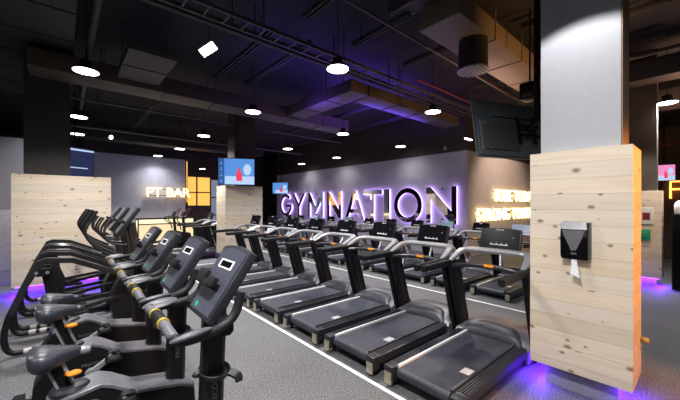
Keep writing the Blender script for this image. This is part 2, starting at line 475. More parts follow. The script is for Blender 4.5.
# ------------------------------------------------------------------ treadmill
def hood(xr0, bow, xf0, w, z0, zr, zp, shrink=0., lift=0.):
    m = MB(); nu, nv = 18, 20
    top = []
    for j in range(nv+1):
        yy = -1+2*j/nv
        y = yy*w
        xr = xr0+bow*(1-yy*yy)
        xf = xf0-.30*abs(yy)**3.2
        row = []
        for i in range(nu+1):
            s = i/nu
            x = xr+(xf-xr)*s
            if s < .10: z = zr+(zp-zr)*.62*(s/.10)**.7
            elif s < .45: z = zr+(zp-zr)*(.62+.38*math.sin((s-.10)/.35*PI/2))
            else: z = z0+.06+(zp-z0-.06)*math.cos((s-.45)/.55*PI/2)**.55
            ed = (1-abs(yy)**5)
            z = zr*.9+(z-zr*.9)*(.35+.65*ed) if z > zr*.9 else z
            row.append(m.bm.verts.new((x, y, z+lift)))
        top.append(row)
    for a, b in zip(top, top[1:]):
        for i in range(nu): m.bm.faces.new((a[i], a[i+1], b[i+1], b[i]))
    # skirt and floor
    edge = [r[0] for r in top]+top[-1][1:]+[r[-1] for r in top[::-1]][1:]+top[0][1:-1][::-1]
    low = [m.bm.verts.new((v.co.x, v.co.y, z0)) for v in edge]
    n = len(edge)
    for k in range(n): m.bm.faces.new((edge[k], edge[(k+1) % n], low[(k+1) % n], low[k]))
    m.bm.faces.new(low)
    return m

def make_treadmill(small):
    t = thing('treadmill', '', 'treadmill')
    # frame under the deck
    m = MB()
    for sy in (-1, 1): m.b2((.06, sy*.30, .05), (2.0, sy*.39, .155), bev=.008)
    m.b2((.10, -.30, .06), (1.5, .30, .13)); m.b2((1.4, -.36, .03), (2.05, .36, .14), bev=.01)
    m.build('base_frame', M_BLACK, t)
    for sx, sy in ((.10, -1), (.10, 1), (1.95, -1), (1.95, 1)):
        MB().lathe([(.03, 0), (.032, .008), (.02, .02), (.02, .07)], (sx, sy*.345, 0), 12).build('levelling_foot', M_BLACK2, t)
    # belt with rounded rear
    prof = [(1.50, .198), (.08, .198)]+[(.08-.052*math.sin(a), .146+.052*math.cos(a)) for a in [PI*k/8 for k in range(1, 8)]]+[(.08, .094), (.20, .12), (1.50, .12)]
    MB().prism(prof, 'Y', -.275, .275).build('running_belt', M_BELT, t)
    for sy in (-1, 1):
        m = MB(); m.b2((.05, sy*.29, .12), (1.62, sy*.415, .205), bev=.012)
        for k in range(4): m.b2((.12, sy*(.315+.024*k), .204), (1.50, sy*(.326+.024*k), .211))
        m.build('side_rail', M_RAIL, t)
        MB().b2((.07, sy*.268, .17), (1.47, sy*.296, .222), bev=.004).build('trim_strip', mat('pale_rail_strip', (.70, .70, .72), .35, .25) if sy > 0 else M_RAIL, t)  # strip is pale on one side, rail dark on the other
        m = MB(); m.b2((-.005, sy*.30, .06), (.09, sy*.415, .208), bev=.016)
        e = m.build('end_cap', M_DARK, t)
        MB().b2((-.013, sy*.315, .035), (-.003, sy*.40, .15), bev=.003).build('end_plate', M_BEIGE, e)
    hood(1.41, .07, 2.22, .43, .05, .205, .318).build('motor_cover', M_HOOD, t)
    hood(1.40, .07, 1.80, .345, .20, .205, .315, lift=.006).build('cover_insert', M_INSERT, t)
    o = MB().b2((.44, -.245, .1985), (.56, -.15, .1995)).build('warning_label', M_GREY_LABEL, t)
    # uprights and handrails
    for sy in (-1, 1):
        m = MB(); m.bar([(1.66, sy*.435, .06), (1.62, sy*.435, .24), (1.37, sy*.435, 1.07)], .062, .22, up=(1, 0, .2), ch=.3)
        u = m.build('upright', M_BLACK, t)
        MB().bar([(1.60, sy*.435, .30), (1.42, sy*.435, .92)], .072, .03, up=(1, 0, .2)).build('groove_strip', M_DARK, u)
        MB().bar([(.70, sy*.435, 1.055), (.95, sy*.435, 1.06), (1.30, sy*.435, 1.065), (1.62, sy*.42, 1.02)], .066, .075, smooth=3, ch=.45).build('handrail', M_BLACK2, t)
    MB().bar([(1.27, .42, 1.095), (1.36, .42, 1.13), (1.50, .405, 1.19), (1.60, .35, 1.21), (1.63, .20, 1.215), (1.63, -.20, 1.215),
              (1.60, -.35, 1.21), (1.50, -.405, 1.19), (1.36, -.42, 1.13), (1.27, -.42, 1.095)], .085, .055, smooth=4, ch=.5,
              scales=[.5, .8, 1, 1.05, 1.05, 1.05, 1.05, 1, .8, .5]).build('console_frame', M_SATIN, t)
    for sy in (-1, 1):
        MB().bar([(1.60, sy*.39, 1.20), (1.70, sy*.40, 1.10), (1.66, sy*.42, .97), (1.56, sy*.435, .86)], .055, .05, smooth=4, ch=.4).build('frame_brace', M_SATIN, t)
    g = MB().bar([(1.30, .42, 1.03), (1.40, .30, 1.04), (1.44, .12, 1.05), (1.44, -.12, 1.05), (1.40, -.30, 1.04), (1.30, -.42, 1.03)], .075, .05, smooth=4, ch=.45).build('grip_bar', M_DARK, t)
    MB().b2((1.405, -.06, 1.068), (1.425, .06, 1.078)).b2((1.396, -.055, 1.05), (1.401, .055, 1.07)).build('caution_label', M_ORANGE, g)
    # console
    R = Matrix.Rotation(math.radians(18), 4, 'Y')
    h = .265 if not small else .215; w = .25 if not small else .22
    m = MB(); n = 10
    pr = [(-w, 0), (w, 0)]+[(w*(1-2*k/n)*(.98), h+.018*(1-(1-2*k/n)**2)) for k in range(n+1)]
    m.prism(pr, 'X', 0, .045, bev=.008); m.xform(Matrix.Translation((1.67, 0, 1.235)) @ R)
    c = m.build('console', M_DARK, t)
    m = MB(); pr2 = [(y*.95, .012+(z)*.94) for y, z in pr]
    m.prism(pr2, 'X', -.006, -.001); m.xform(Matrix.Translation((1.67, 0, 1.235)) @ R)
    m.build('screen', M_GLOSS, c)
    m = MB(); m.b2((-.010, -.11, .060), (-.0065, .11, .067))
    for k in range(4): m.b2((-.010, -.094+.06*k, .067), (-.0065, -.088+.06*k, .085))
    m.b2((-.010, -.166, .155), (-.0065, -.158, .163))
    m.xform(Matrix.Translation((1.67, 0, 1.235)) @ R); m.build('control_print', M_LABEL, c)
    Mt = Matrix.Translation((1.67, 0, 1.235)) @ R @ basis((-.009, .045, h-.018), (0, -1, 0), (0, 0, 1))
    text_obj('maker_mark', 'PRECOR', .017, .002, M_LABEL, Mt, c)
    MB().bar([(1.66, 0, 1.20), (1.755, 0, 1.36)], .16, .03).build('console_mount', M_BLACK, t)
    # struts and cup holder between the bars
    MB().tube([(1.62, -.05, 1.19), (1.47, -.11, 1.05)], .014, 8).build('strut', M_SATIN, t)
    m = MB(); m.lathe([(.035, .98), (.045, 1.0), (.048, 1.05), (.052, 1.056), (.040, 1.05), (.034, 1.0)], (1.53, -.25, 0), 14)
    m.b2((1.44, -.30, 1.0), (1.60, -.18, 1.02), bev=.006); m.build('cup_holder', M_BLACK, t)
    return t

Y1 = [1.70+.965*k for k in range(8)]
tm = make_treadmill(False)
ORD = ['second', 'third', 'fourth', 'fifth', 'sixth', 'seventh']
lab = ['black treadmill nearest the camera, right beside the pale clad column']
lab += ['%s treadmill of the front row counted from the pale right column' % w for w in ORD]
lab += ['last treadmill of the front row before the far column with a television']
spots = [(2.42, y) for y in Y1]+[(2.42, 11.2), (2.42, 12.2)]
lab += ['front row treadmill half hidden right behind the column with a television', 'farthest front row treadmill beside the small dark trainers near the bar']
for i, ((x, y), lb) in enumerate(zip(spots, lab)):
    o = tm if i == 0 else copy_tree(tm)
    o.location = (x, y, 0); o['label'] = lb; o['group'] = 'front row of treadmills'
tb = make_treadmill(True)
Y2 = [2.72, 3.63, 4.55, 5.50, 6.48, 7.43, 8.46, 9.45, 10.48, 11.50, 12.50]
lab2 = ['back row treadmill half hidden by the right column, under the warm lit slogan',
        'back row treadmill at the wall corner, between the last letter and the slogan',
        'back row treadmill in front of the last letter, seen past the second front treadmill',
        'back row treadmill in front of the round letter O',
        'back row treadmill in front of the narrow letter I',
        'back row treadmill in front of the letter T',
        'back row treadmill in front of the letter A',
        'back row treadmill in front of the gap before the letter A',
        'back row treadmill in front of the first letter N',
        'back row treadmill in front of the letter M',
        'farthest back row treadmill in front of the letter Y']
for i, (y, lb) in enumerate(zip(Y2, lab2)):
    o = tb if i == 0 else copy_tree(tb)
    o.location = (6.15, y, 0); o.scale = (.93, .93, .93); o['label'] = lb; o['group'] = 'back row of treadmills'
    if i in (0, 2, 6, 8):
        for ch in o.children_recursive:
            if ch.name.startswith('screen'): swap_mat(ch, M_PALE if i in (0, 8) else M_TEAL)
    else:
        for ch in o.children_recursive:
            if ch.name.startswith('screen'): swap_mat(ch, M_GLOSS)

# ------------------------------------------------------------------ upright bikes
def make_bike():
    t = thing('exercise_bike', '', 'exercise bike')
    m = MB(); m.bar([(-.30, -.27, .05), (-.32, 0, .06), (-.30, .27, .05)], .08, .06, smooth=3); m.build('rear_foot', M_BLACK, t)
    m = MB(); m.bar([(.80, -.27, .05), (.82, 0, .06), (.80, .27, .05)], .08, .06, smooth=3); m.build('front_foot', M_BLACK, t)
    MB().b2((-.30, -.05, .04), (.82, .05, .12), bev=.01).build('base_beam', M_BLACK, t)
    prof = [(-.15, .10), (-.18, .30), (-.16, .54), (-.08, .66), (.02, .71), (.17, .735), (.22, .71), (.33, .635), (.58, .59), (.68, .55), (.70, .32), (.60, .14), (.3, .08)]
    MB().prism(prof, 'Y', -.095, .095, bev=.014).build('drive_shroud', M_BLACK, t)
    MB().bar([(-.07, 0, .682), (.02, 0, .722), (.165, 0, .747), (.22, 0, .722), (.33, 0, .648), (.58, 0, .602), (.675, 0, .562)], .20, .026, smooth=0, ch=.4).build('top_cover', M_HOOD, t)
    for sy in (-1, 1):
        text_obj('side_lettering', 'PRECOR', .022, .002, M_FAINT,
                 basis((-.02 if sy > 0 else .10, sy*.0965, .60), (-sy*1., 0, 0), (0, 0, 1)), t)
    # seat
    def sup(x, w, h, zc, n=16):
        r = []
        for k in range(n):
            a = 2*PI*k/n; c, s_ = math.cos(a), math.sin(a)
            z = zc+h*(abs(s_)**.7)*(1 if s_ > 0 else -1)*(1. if s_ > 0 else 1.15)
            r.append(Vector((x, w*(abs(c)**.8)*(1 if c > 0 else -1), z)))
        return r
    secs = [(-.150, .045, .020, .965), (-.142, .082, .043, .960), (-.118, .106, .056, .955), (-.078, .118, .060, .950), (-.035, .106, .054, .948),
            (.008, .076, .047, .947), (.05, .048, .036, .952), (.092, .033, .030, .952), (.122, .026, .024, .950)]
    secs = [(-.15+(x+.15)*.84, w, h, z) for x, w, h, z in secs]
    seat = MB().loft([sup(*q) for q in secs]).build('seat', M_SEAT, t)
    MB().loft([sup(*q) for q in [(.074, .027, .021, .950), (.092, .029, .021, .949), (.112, .025, .019, .947), (.122, .013, .010, .946)]]).build('seat_nose', M_SATIN, seat)
    sp = MB()
    for sx in (-1, 1): sp.bar([(.035+sx*.030, 0, .70+sx*.011), (-.05+sx*.030, 0, .925+sx*.011)], .05, .012, up=(1, 0, .3))
    sp.build('seat_post', M_SATIN, seat)
    MB().bar([(.04, 0, .70), (-.046, 0, .925)], .046, .05, up=(1, 0, .3)).build('post_core', M_BLACK, seat)
    MB().lathe([(.045, .715), (.085, .725), (.09, .745), (.075, .765), (.05, .77)], (.03, 0, 0), 18, sx=1.1, sy=.8).build('post_collar', M_DARK, t)
    MB().ell((.045, -.05, .845), (.036, .027, .016)).bar([(0.0, 0, .838), (.03, -.04, .843)], .02, .02).build('height_lever', M_ORANGE, seat)
    # cranks and pedals
    for sy, ex, ez in ((-1, .285, .645), (1, .02, .47)):
        cr = MB().bar([(.138, sy*.125, .555), (.15, sy*.125, .56), (ex, sy*.125, ez)], .022, .042, up=(0, 0, 1), ch=.45).lathe(
            [(.03, -.014), (.034, -.01), (.034, .01), (.03, .014)], (.15, sy*.125, .56), 14, axis='Y').build('crank_arm', M_SATIN, t)
        pd = MB(); pd.box((ex, sy*.19, ez), (.095, .085, .024), bev=.006)
        pd.bar([(ex-.05, sy*.19, ez), (ex-.03, sy*.19, ez+.055), (ex+.03, sy*.19, ez+.055), (ex+.05, sy*.19, ez)], .05, .008, up=(0, 0, 1), smooth=3)
        pd.build('pedal', M_BLACK2, cr)
    # mast
    mast = MB().bar([(.575, 0, .40), (.585, 0, .85), (.60, 0, 1.24)], .085, .115, up=(1, 0, 0), ch=.5).build('mast', M_BLACK, t)
    text_obj('mast_lettering', 'PRECOR', .028, .002, M_FAINT, basis((.60, -.044, .76), (0, 0, 1), (-1, 0, 0)), mast)
    bh = MB().lathe([(.06, .885), (.08, .89), (.092, .915), (.088, .92), (.075, .90), (.05, .90)], (.60, 0, .02), 20, sx=.85, sy=1.15)
    bh.bar([(.65, -.07, .93), (.685, -.105, .91), (.685, -.115, .885)], .06, .012, smooth=3)
    bh.build('bottle_holder', M_DARK, t)
    MB().ell((.54, .03, .92), (.045, .02, .02)).build('adjust_knob', M_DARK, t)
    # handlebar
    MB().bar([(.56, .265, 1.235), (.595, .12, 1.225), (.605, 0, 1.22), (.595, -.12, 1.225), (.56, -.265, 1.235)], .065, .065, smooth=4, ch=.5).build('handlebar_bracket', M_BLACK, t)
    cross = MB().tube([(.345, -.255, 1.242), (.345, -.15, 1.25), (.345, 0, 1.255), (.345, .15, 1.25), (.345, .255, 1.242)], .022, 12, smooth=3).build('crossbar_grip', M_HOOD, t)
    MB().tube([(.345, -.055, 1.254), (.345, .02, 1.255), (.345, .085, 1.253)], .026, 12).build('centre_sleeve', M_BLACK2, cross)
    for y in (-.07, .10): MB().tube([(.345, y-.012, 1.253), (.345, y+.012, 1.253)], .0275, 12).build('warning_band', M_YELLOW, cross)
    for sy in (-1, 1):
        h = MB().tube([(.34, sy*.24, 1.242), (.355, sy*.275, 1.238), (.40, sy*.285, 1.236), (.48, sy*.28, 1.24), (.56, sy*.265, 1.256), (.61, sy*.257, 1.30), (.635, sy*.252, 1.385)],
                  .021, 12, smooth=5, scales=[1, 1.05, 1.1, 1, 1, 1.05, 1.05]).build('handlebar_horn', M_BLACK2, t)
        MB().ell((.405, sy*.285, 1.252), (.088, .042, .016), Matrix.Rotation(-.12, 4, 'Y') @ Matrix.Rotation(sy*.3, 4, 'X')).build('elbow_pad', mat('padded_grey_rest', (.075, .078, .095), .42), h)
    # console
    K = basis((.51, 0, 1.235), (0, -1, 0), (.21, 0, .32))      # x right, y up the face, z toward the rider
    def pan(w0, w1, h0, h1, z0, z1, bev):
        q = MB(); n = 8
        pl = [(-w0, h0), (w0, h0), (w1, h1)]+[(w1*(1-2*k/n), h1+.02*(1-(1-2*k/n)**2)) for k in range(1, n)]+[(-w1, h1)]
        q.prism(pl, 'Z', z0, z1, bev=bev); return q.xform(K)
    c = pan(.155, .178, 0, .385, -.05, 0, .012).build('console', M_DARK, t)
    pan(.132, .154, .022, .362, .0, .004, .0).build('screen', M_CONS, c)
    q = MB()
    for lo, hi in (((-.085, .262), (.085, .270)), ((-.085, .304), (.085, .312)), ((-.085, .270), (-.070, .304)), ((.070, .270), (.085, .304))):
        q.b2((*lo, .004), (*hi, .006))
    q.xform(K).build('display_bezel', M_LABEL, c)
    MB().b2((-.069, .2705, .0035), (.069, .3035, .0052)).xform(K).build('display_window', M_GLOSS, c)
    MB().b2((-.09, .035, .004), (-.055, .060, .0055)).xform(K).build('green_sticker', M_GREEN, c)
    q = MB(); q.b2((-.14, .145, .002), (.08, .18, .055), bev=.008); q.b2((-.15, .15, .03), (-.05, .225, .06), bev=.010); q.b2((.0, .15, .03), (.09, .205, .06), bev=.010)
    q.xform(K).build('phone_tray', M_BLACK2, c)
    MB().bar([(.60, 0, 1.18), (.63, 0, 1.34)], .12, .06, up=(1, 0, 0)).build('console_neck', M_BLACK, t)
    return t
BK = [(0., 1.70, .0), (0., 2.40, 0.), (0., 3.10, .07), (0., 3.80, 0.0)]
bl = ['exercise bike nearest the camera, its big console in front and saddle below the frame',
      'second exercise bike, with the nearest visible charcoal saddle at bottom left',
      'third exercise bike, its saddle just behind the nearest visible saddle',
      'farthest exercise bike of the four, next to the black stride trainers']
bike = make_bike()
for i, ((x, y, dz), lb) in enumerate(zip(BK, bl)):
    o = bike if i == 0 else copy_tree(bike)
    o.location = (x, y, 0); o['label'] = lb; o['group'] = 'row of exercise bikes'
    for ch in o.children:
        if ch.name.startswith('seat'):
            ch.location.z = dz
            for g in ch.children:
                if g.name.startswith('seat_nose'): swap_mat(g, M_SATIN if i == 1 else M_SEAT)

# ------------------------------------------------------------------ stride trainers
def make_amt():
    t = thing('stride_trainer', '', 'cross trainer')
    for sy in (-1, 1):
        y = sy*.37
        MB().bar([(-.475, y, .50), (-.36, y, .80), (-.215, y, 1.09), (-.16, y, 1.11), (.09, y, 1.085), (.58, y*.9, .845), (.90, y*.45, .66)], .06, .065, ch=.25).build('side_arm', M_BAR, t)
        lg = MB().tube([(-.47, y, .53), (-.52, y, .30), (-.51, y, .13), (-.45, y, .055), (-.36, y, .045), (-.05, y, .045)], .032, 12, smooth=4).build('rear_leg', M_BLACK, t)
        MB().tube([(-.36, y, .0455), (-.29, y, .0455)], .0335, 12).build('foot_band', M_GREY_LABEL, lg)
        MB().tube([(-.25, y, .0455), (-.18, y, .0455)], .0335, 12).build('foot_band', M_GREY_LABEL, lg)
        yi = sy*.26
        lk = MB().bar([(-.17, yi, 1.04), (-.10, yi, .60), (-.02, yi, .38)], .06, .11, up=(1, 0, 0), ch=.3).build('pedal_link', M_BLACK, t)
        for x, z in ((-.25, .97), (-.15, .965)): MB().lathe([(.018, -.01), (.018, .01)], (x, sy*.405, z), 10, axis='Y').build('pivot_bolt', M_SILVER, lk)
        MB().bar([(-.25, y*.85, .97), (-.12, y*.85, .965)], .16, .10, up=(0, 0, 1)).build('pivot_block', M_BLACK, t)
        MB().box((.06, sy*.2, .36), (.40, .15, .035), bev=.012).bar([(-.02, sy*.25, .39), (.75, sy*.12, .50)], .05, .05).build('foot_pedal', M_BLACK2, t)
        # swinging handle
        MB().tube([(.70, sy*.30, .98), (.57, sy*.33, 1.05), (.40, sy*.35, 1.16), (.27, sy*.34, 1.30), (.215, sy*.33, 1.43), (.26, sy*.31, 1.56), (.345, sy*.29, 1.71)], .019, 10, smooth=5).build('swing_handle', M_BLACK2, t)
        MB().tube([(.68, sy*.20, 1.22), (.55, sy*.24, 1.24), (.44, sy*.24, 1.32), (.43, sy*.23, 1.45), (.50, sy*.20, 1.58)], .016, 10, smooth=4).build('fixed_grip', M_BAR, t)
    MB().b2((-.15, -.34, .02), (-.05, .34, .075), bev=.01).b2((-.1, -.05, .02), (1.0, .05, .09), bev=.01).b2((.95, -.35, .0), (1.05, .35, .07), bev=.01).build('base_frame', M_BLACK, t)
    MB().prism([(.55, .08), (.50, .45), (.62, .72), (.78, .86), (.98, .80), (1.06, .4), (1.02, .08)], 'Y', -.16, .16, bev=.03).build('drive_housing', M_BLACK, t)
    MB().bar([(.86, 0, .70), (.82, 0, 1.10), (.76, 0, 1.52)], .20, .12, up=(1, 0, 0), ch=.4).build('mast', mat('brown_black_mast', (.020, .014, .012), .4), t)
    K = basis((.575, 0, 1.37), (0, -1, 0), (.55, 0, .83))
    q = MB(); q.b2((-.15, 0, -.06), (.15, .47, 0), bev=.02); c = q.xform(K).build('console', M_DARK, t)
    MB().b2((-.13, .03, .0), (.13, .44, .004)).xform(K).build('screen', M_CONS, c)
    MB().b2((-.12, .17, .003), (.12, .21, .05), bev=.01).xform(K).build('phone_tray', M_BLACK2, c)
    MB().b2((-.05, .0, -.075), (.05, .14, -.061)).xform(K).build('rear_plate', M_SATIN, c)
    return t
amt = make_amt()
for i, (y, lb) in enumerate([(5.71, 'black stride trainer nearest the bikes, with curved side arms'),
                             (6.70, 'middle one of the three black stride trainers at left'),
                             (7.72, 'black stride trainer nearest the left pine clad column')]):
    o = amt if i == 0 else copy_tree(amt)
    o.location = (0, y, 0); o['label'] = lb; o['group'] = 'stride trainers at the left'

# far cross trainers
def make_ell():
    t = thing('elliptical_trainer', '', 'cross trainer')
    MB().b2((-.6, -.05, .02), (.8, .05, .10), bev=.01).b2((-.62, -.3, 0), (-.54, .3, .06), bev=.01).b2((.7, -.3, 0), (.78, .3, .06), bev=.01).build('base_frame', M_BLACK, t)
    MB().prism([(.25, .1), (.22, .5), (.4, .75), (.7, .7), (.8, .3), (.75, .1)], 'Y', -.14, .14, bev=.03).build('drive_housing', M_BLACK, t)
    MB().bar([(.52, 0, .6), (.46, 0, 1.30)], .10, .09, up=(1, 0, 0)).build('mast', M_BLACK, t)
    c = MB().box((.45, 0, 1.40), (.05, .32, .26), Matrix.Rotation(.35, 4, 'Y'), bev=.012).build('console', M_DARK, t)
    for sy in (-1, 1):
        MB().tube([(.45, sy*.24, .80), (.40, sy*.26, 1.0), (.25, sy*.28, 1.12), (.18, sy*.28, 1.22), (.24, sy*.27, 1.30), (.40, sy*.26, 1.33)], .022, 8, smooth=4).build('swing_handle', M_BLACK, t)
        MB().tube([(.50, sy*.16, 1.22), (.58, sy*.17, 1.45), (.70, sy*.18, 1.66)], .022, 8).build('upper_grip', mat('red_lit_grip', (.10, .03, .025), .5), t)  # reddish light on the grips is put into their colour
        MB().box((-.12, sy*.18, .32), (.38, .14, .04), bev=.01).bar([(-.3, sy*.18, .30), (.45, sy*.14, .38)], .05, .05).build('foot_pedal', M_BLACK2, t)
    return t
el = make_ell()
for i, (x, y, lb) in enumerate([(3.05, 13.35, 'small dark elliptical trainer nearest the farthest front row treadmill'), (2.95, 14.3, 'small dark elliptical trainer right in front of the lit bar')]):
    o = el if i == 0 else copy_tree(el)
    o.location = (x, y, 0); o['label'] = lb; o['group'] = 'elliptical trainers by the bar'

# ------------------------------------------------------------------ mirrored letters
def letter_mesh(loops, depth):
    cu = bpy.data.curves.new('outline', 'CURVE'); cu.dimensions = '2D'; cu.fill_mode = 'BOTH'; cu.extrude = depth/2
    for lp in loops:
        sp = cu.splines.new('POLY'); sp.points.add(len(lp)-1); sp.use_cyclic_u = True
        for p, (x, y) in zip(sp.points, lp): p.co = (x, y, 0, 1)
    o = bpy.data.objects.new('outline', cu); COL.objects.link(o)
    dg = bpy.context.evaluated_depsgraph_get(); dg.update()
    me = bpy.data.meshes.new_from_object(o.evaluated_get(dg))
    bpy.data.objects.remove(o); bpy.data.curves.remove(cu)
    return me
def arc(cx, cy, rx, ry, a0, a1, n=30):
    return [(cx+rx*math.cos(math.radians(a0+(a1-a0)*k/n)), cy+ry*math.sin(math.radians(a0+(a1-a0)*k/n))) for k in range(n+1)]
LH = 1.33; ST = .20
def outline(ch, w):
    h, s = LH, ST
    if ch == 'I': return [[(0, 0), (w, 0), (w, h), (0, h)]]
    if ch == 'T': return [[(w/2-s/2, 0), (w/2+s/2, 0), (w/2+s/2, h-s), (w, h-s), (w, h), (0, h), (0, h-s), (w/2-s/2, h-s)]]
    if ch == 'N': return [[(0, 0), (s, 0), (s, h*.66), (w-s, 0), (w, 0), (w, h), (w-s, h), (w-s, h*.34), (s, h), (0, h)]]
    if ch == 'M': return [[(0, 0), (s*.9, 0), (s*.9, h*.62), (w/2, h*.14), (w-s*.9, h*.62), (w-s*.9, 0), (w, 0), (w, h), (w-s*.9, h), (w/2, h*.46), (s*.9, h), (0, h)]]
    if ch == 'Y': return [[(w/2-s/2, 0), (w/2+s/2, 0), (w/2+s/2, h*.42), (w, h), (w-s*1.1, h), (w/2, h*.58), (s*1.1, h), (0, h), (w/2-s/2, h*.42)]]
    if ch == 'A': return [[(0, 0), (s*1.05, 0), (w*.5-(w*.5-s*1.05)*.74, h*.22), (w*.5+(w*.5-s*1.05)*.74, h*.22), (w-s*1.05, 0), (w, 0), (w/2+s*.55, h), (w/2-s*.55, h)],
                          [(w*.5-(w*.5-s*1.05)*.52, h*.36), (w*.5+(w*.5-s*1.05)*.52, h*.36), (w/2, h*.80)]]
    if ch == 'O': return [arc(w/2, h/2, w/2, h/2+.02, 0, 354, 59), arc(w/2, h/2, w/2-s, h/2-s+.02, 0, 354, 59)]
    if ch == 'G':
        o = arc(w/2, h/2, w/2, h/2+.02, 42, 330, 40)
        i = arc(w/2, h/2, w/2-s, h/2-s+.02, 318, 44, 36)
        return [o+[(w, h*.30), (w, h*.52), (w*.52, h*.52), (w*.52, h*.52-s*.8), (w-s, h*.52-s*.8)]+i]
LET = [('G', 15.30, 14.12), ('Y', 14.05, 12.90), ('M', 12.65, 11.48), ('N', 11.18, 10.22), ('A', 9.97, 8.85),
       ('T', 8.90, 7.91), ('I', 7.82, 7.55), ('O', 7.34, 6.16), ('N', 6.0, 4.93)]
LLAB = ['mirrored letter G with a violet neon edge, first letter on the wall', 'mirrored letter Y with a violet neon edge on the grey wall', 'mirrored letter M with a violet neon edge on the grey wall',
        'mirrored letter N between the letters M and A on the grey wall', 'mirrored letter A with a violet neon edge on the grey wall', 'mirrored letter T with a violet neon edge on the grey wall',
        'narrow mirrored letter I with a violet neon edge on the grey wall', 'round mirrored letter O with a violet neon edge', 'mirrored letter N at the right end, after the letter O']
DEP = .055
for (ch, ya, yb), lb in zip(LET, LLAB):
    ya, yb = ya*1.15, yb*1.15
    w = ya-yb
    t = thing('sign_letter', lb, 'letter', (XB, (ya+yb)/2, 1.11), group='mirrored wall letters')
    me = letter_mesh(outline(ch, w), DEP)
    me.transform(basis((-DEP/2-.05, w/2, 0), (0, -1, 0), (0, 0, 1)))
    for nm, mm, keep in (('mirror_face', M_MIRROR, lambda n: n.x < -.5), ('neon_edge', M_NEON, lambda n: n.x >= -.5)):
        bm = bmesh.new(); bm.from_mesh(me); bm.normal_update()
        bmesh.ops.delete(bm, geom=[f for f in bm.faces if not keep(f.normal)], context='FACES')
        m2 = bpy.data.meshes.new(nm); bm.to_mesh(m2); bm.free(); m2.materials.append(mm)
        o = bpy.data.objects.new(nm, m2); COL.objects.link(o); o.parent = t
    zs = [.25, LH-.1]
    MB().b2((-.052, -.02, LH*.1), (0, .02, LH*.14)).b2((-.052, -.02, LH*.93), (0, .02, LH*.97)).build('standoff', M_BLACK, t)
    bpy.data.meshes.remove(me)
# ------------------------------------------------------------------ warm bulb slogans
def bulb_sign(name, label, body, group, org, right, h, width, bold, extra=True):
    t = thing(name, label, 'sign', org, group=group)
    words = body
    me = text_mesh(body, h, .05, bold)
    xs = [v.co.x for v in me.vertices]; x0, x1 = min(xs), max(xs); bpy.data.meshes.remove(me)
    k = width/(x1-x0)
    n = Vector(right).cross(Vector((0, 0, 1)))      # out of the wall
    # one part per letter
    cu = bpy.data.curves.new('measure', 'FONT')
    pos = 0
    for i, c in enumerate(body):
        if c == ' ': continue
        pre = text_mesh(body[:i+1], h, .05, bold)
        xe = max(v.co.x for v in pre.vertices); bpy.data.meshes.remove(pre)
        one = text_mesh(c, h, .05, bold)
        a, b = min(v.co.x for v in one.vertices), max(v.co.x for v in one.vertices)
        one.transform(Matrix.Translation((xe-b-x0, 0, 0))); one.transform(Matrix.Diagonal((k, 1, 1, 1)))
        one.transform(basis(n*.09, right, (0, 0, 1)))
        one.materials.append(M_WARM)
        o = bpy.data.objects.new('bulb_letter', one); COL.objects.link(o); o.parent = t
    bpy.data.curves.remove(cu)
    r = Vector(right)
    q = MB()
    for zz in (h*.12, h*.82):
        q.sweep([n*.035+Vector((0, 0, zz)), r*width+n*.035+Vector((0, 0, zz))], [(.03, -.015), (.03, .015), (-.03, .015), (-.03, -.015)])
    q.build('mounting_rail', M_DUCT2, t)
    return t
bulb_sign('slogan_sign', 'upper line of the warm lit wall slogan', 'SORE TODAY', 'warm lit slogan', (12.37, YS, 1.93), (1, 0, 0), .46, 4.3, .0015)
bulb_sign('slogan_sign', 'lower line of the warm lit wall slogan', 'STRONG TOMORROW', 'warm lit slogan', (10.95, YS, 1.20), (1, 0, 0), .46, 7.4, .0015)
bulb_sign('bar_sign', 'bulb lit bar name on the blue grey wall above the lit bar', 'PT BAR', None, (2.88, YP-.16, 2.17), (1, 0, 0), .42, 1.85, .0)

# ------------------------------------------------------------------ bar and the amber shelving
t = thing('bar_counter', 'dark framed bar counter with warm backlit panels below the bulb sign', 'counter', (3.4, 15.6, 0))
MB().b2((-1.13, -.30, 1.17), (1.13, .30, 1.22), bev=.006).b2((-1.10, -.29, 0), (-1.06, .29, 1.17)).b2((1.06, -.29, 0), (1.10, .29, 1.17)).b2((-1.1, -.29, .0), (1.1, .29, .08)).b2((-1.06, -.29, .95), (1.06, -.25, .99)).build('counter_frame', M_BLACK, t)
MB().b2((-1.055, -.28, .085), (1.055, -.24, .945)).build('lower_panel', M_BARG, t)
MB().b2((-1.055, -.28, .995), (1.055, -.24, 1.165)).build('upper_panel', M_BARW, t)
MB().b2((-1.15, -.27, .10), (-1.11, -.22, 1.15)).build('corner_light', M_BARW, t)
t = thing('lit_shelving', 'amber backlit lattice shelving beyond the end of the bar wall', 'shelving', (5.4, 18.0, 0))
MB().b2((-.72, -.02, 1.75), (.72, .0, 3.28)).build('amber_panel', M_AMBER, t)
q = MB()
for x in (-.72, .0, .72): q.b2((x-.03, -.10, 1.70), (x+.03, -.03, 3.32))
for z in (1.72, 2.45, 3.30): q.b2((-.75, -.10, z-.03), (.75, -.03, z+.03))
q.b2((-.75, -.10, 0), (.75, 0, 1.69))
q.build('lattice_frame', M_DUCT2, t)
t = thing('light_post', 'vertical amber light strip at the end of the bar wall', 'light', (4.63, YP-.02, 0))
MB().b2((-.04, -.04, 0), (.05, .06, 4.0)).build('post', M_BLACK, t)
MB().b2((-.018, -.06, 1.9), (.022, -.042, 3.95)).build('light_strip', M_AMBER, t)
t = thing('glazed_screen', 'dark framed bluish glazed screen next to the amber shelving', 'screen', (6.75, 18.3, 0))
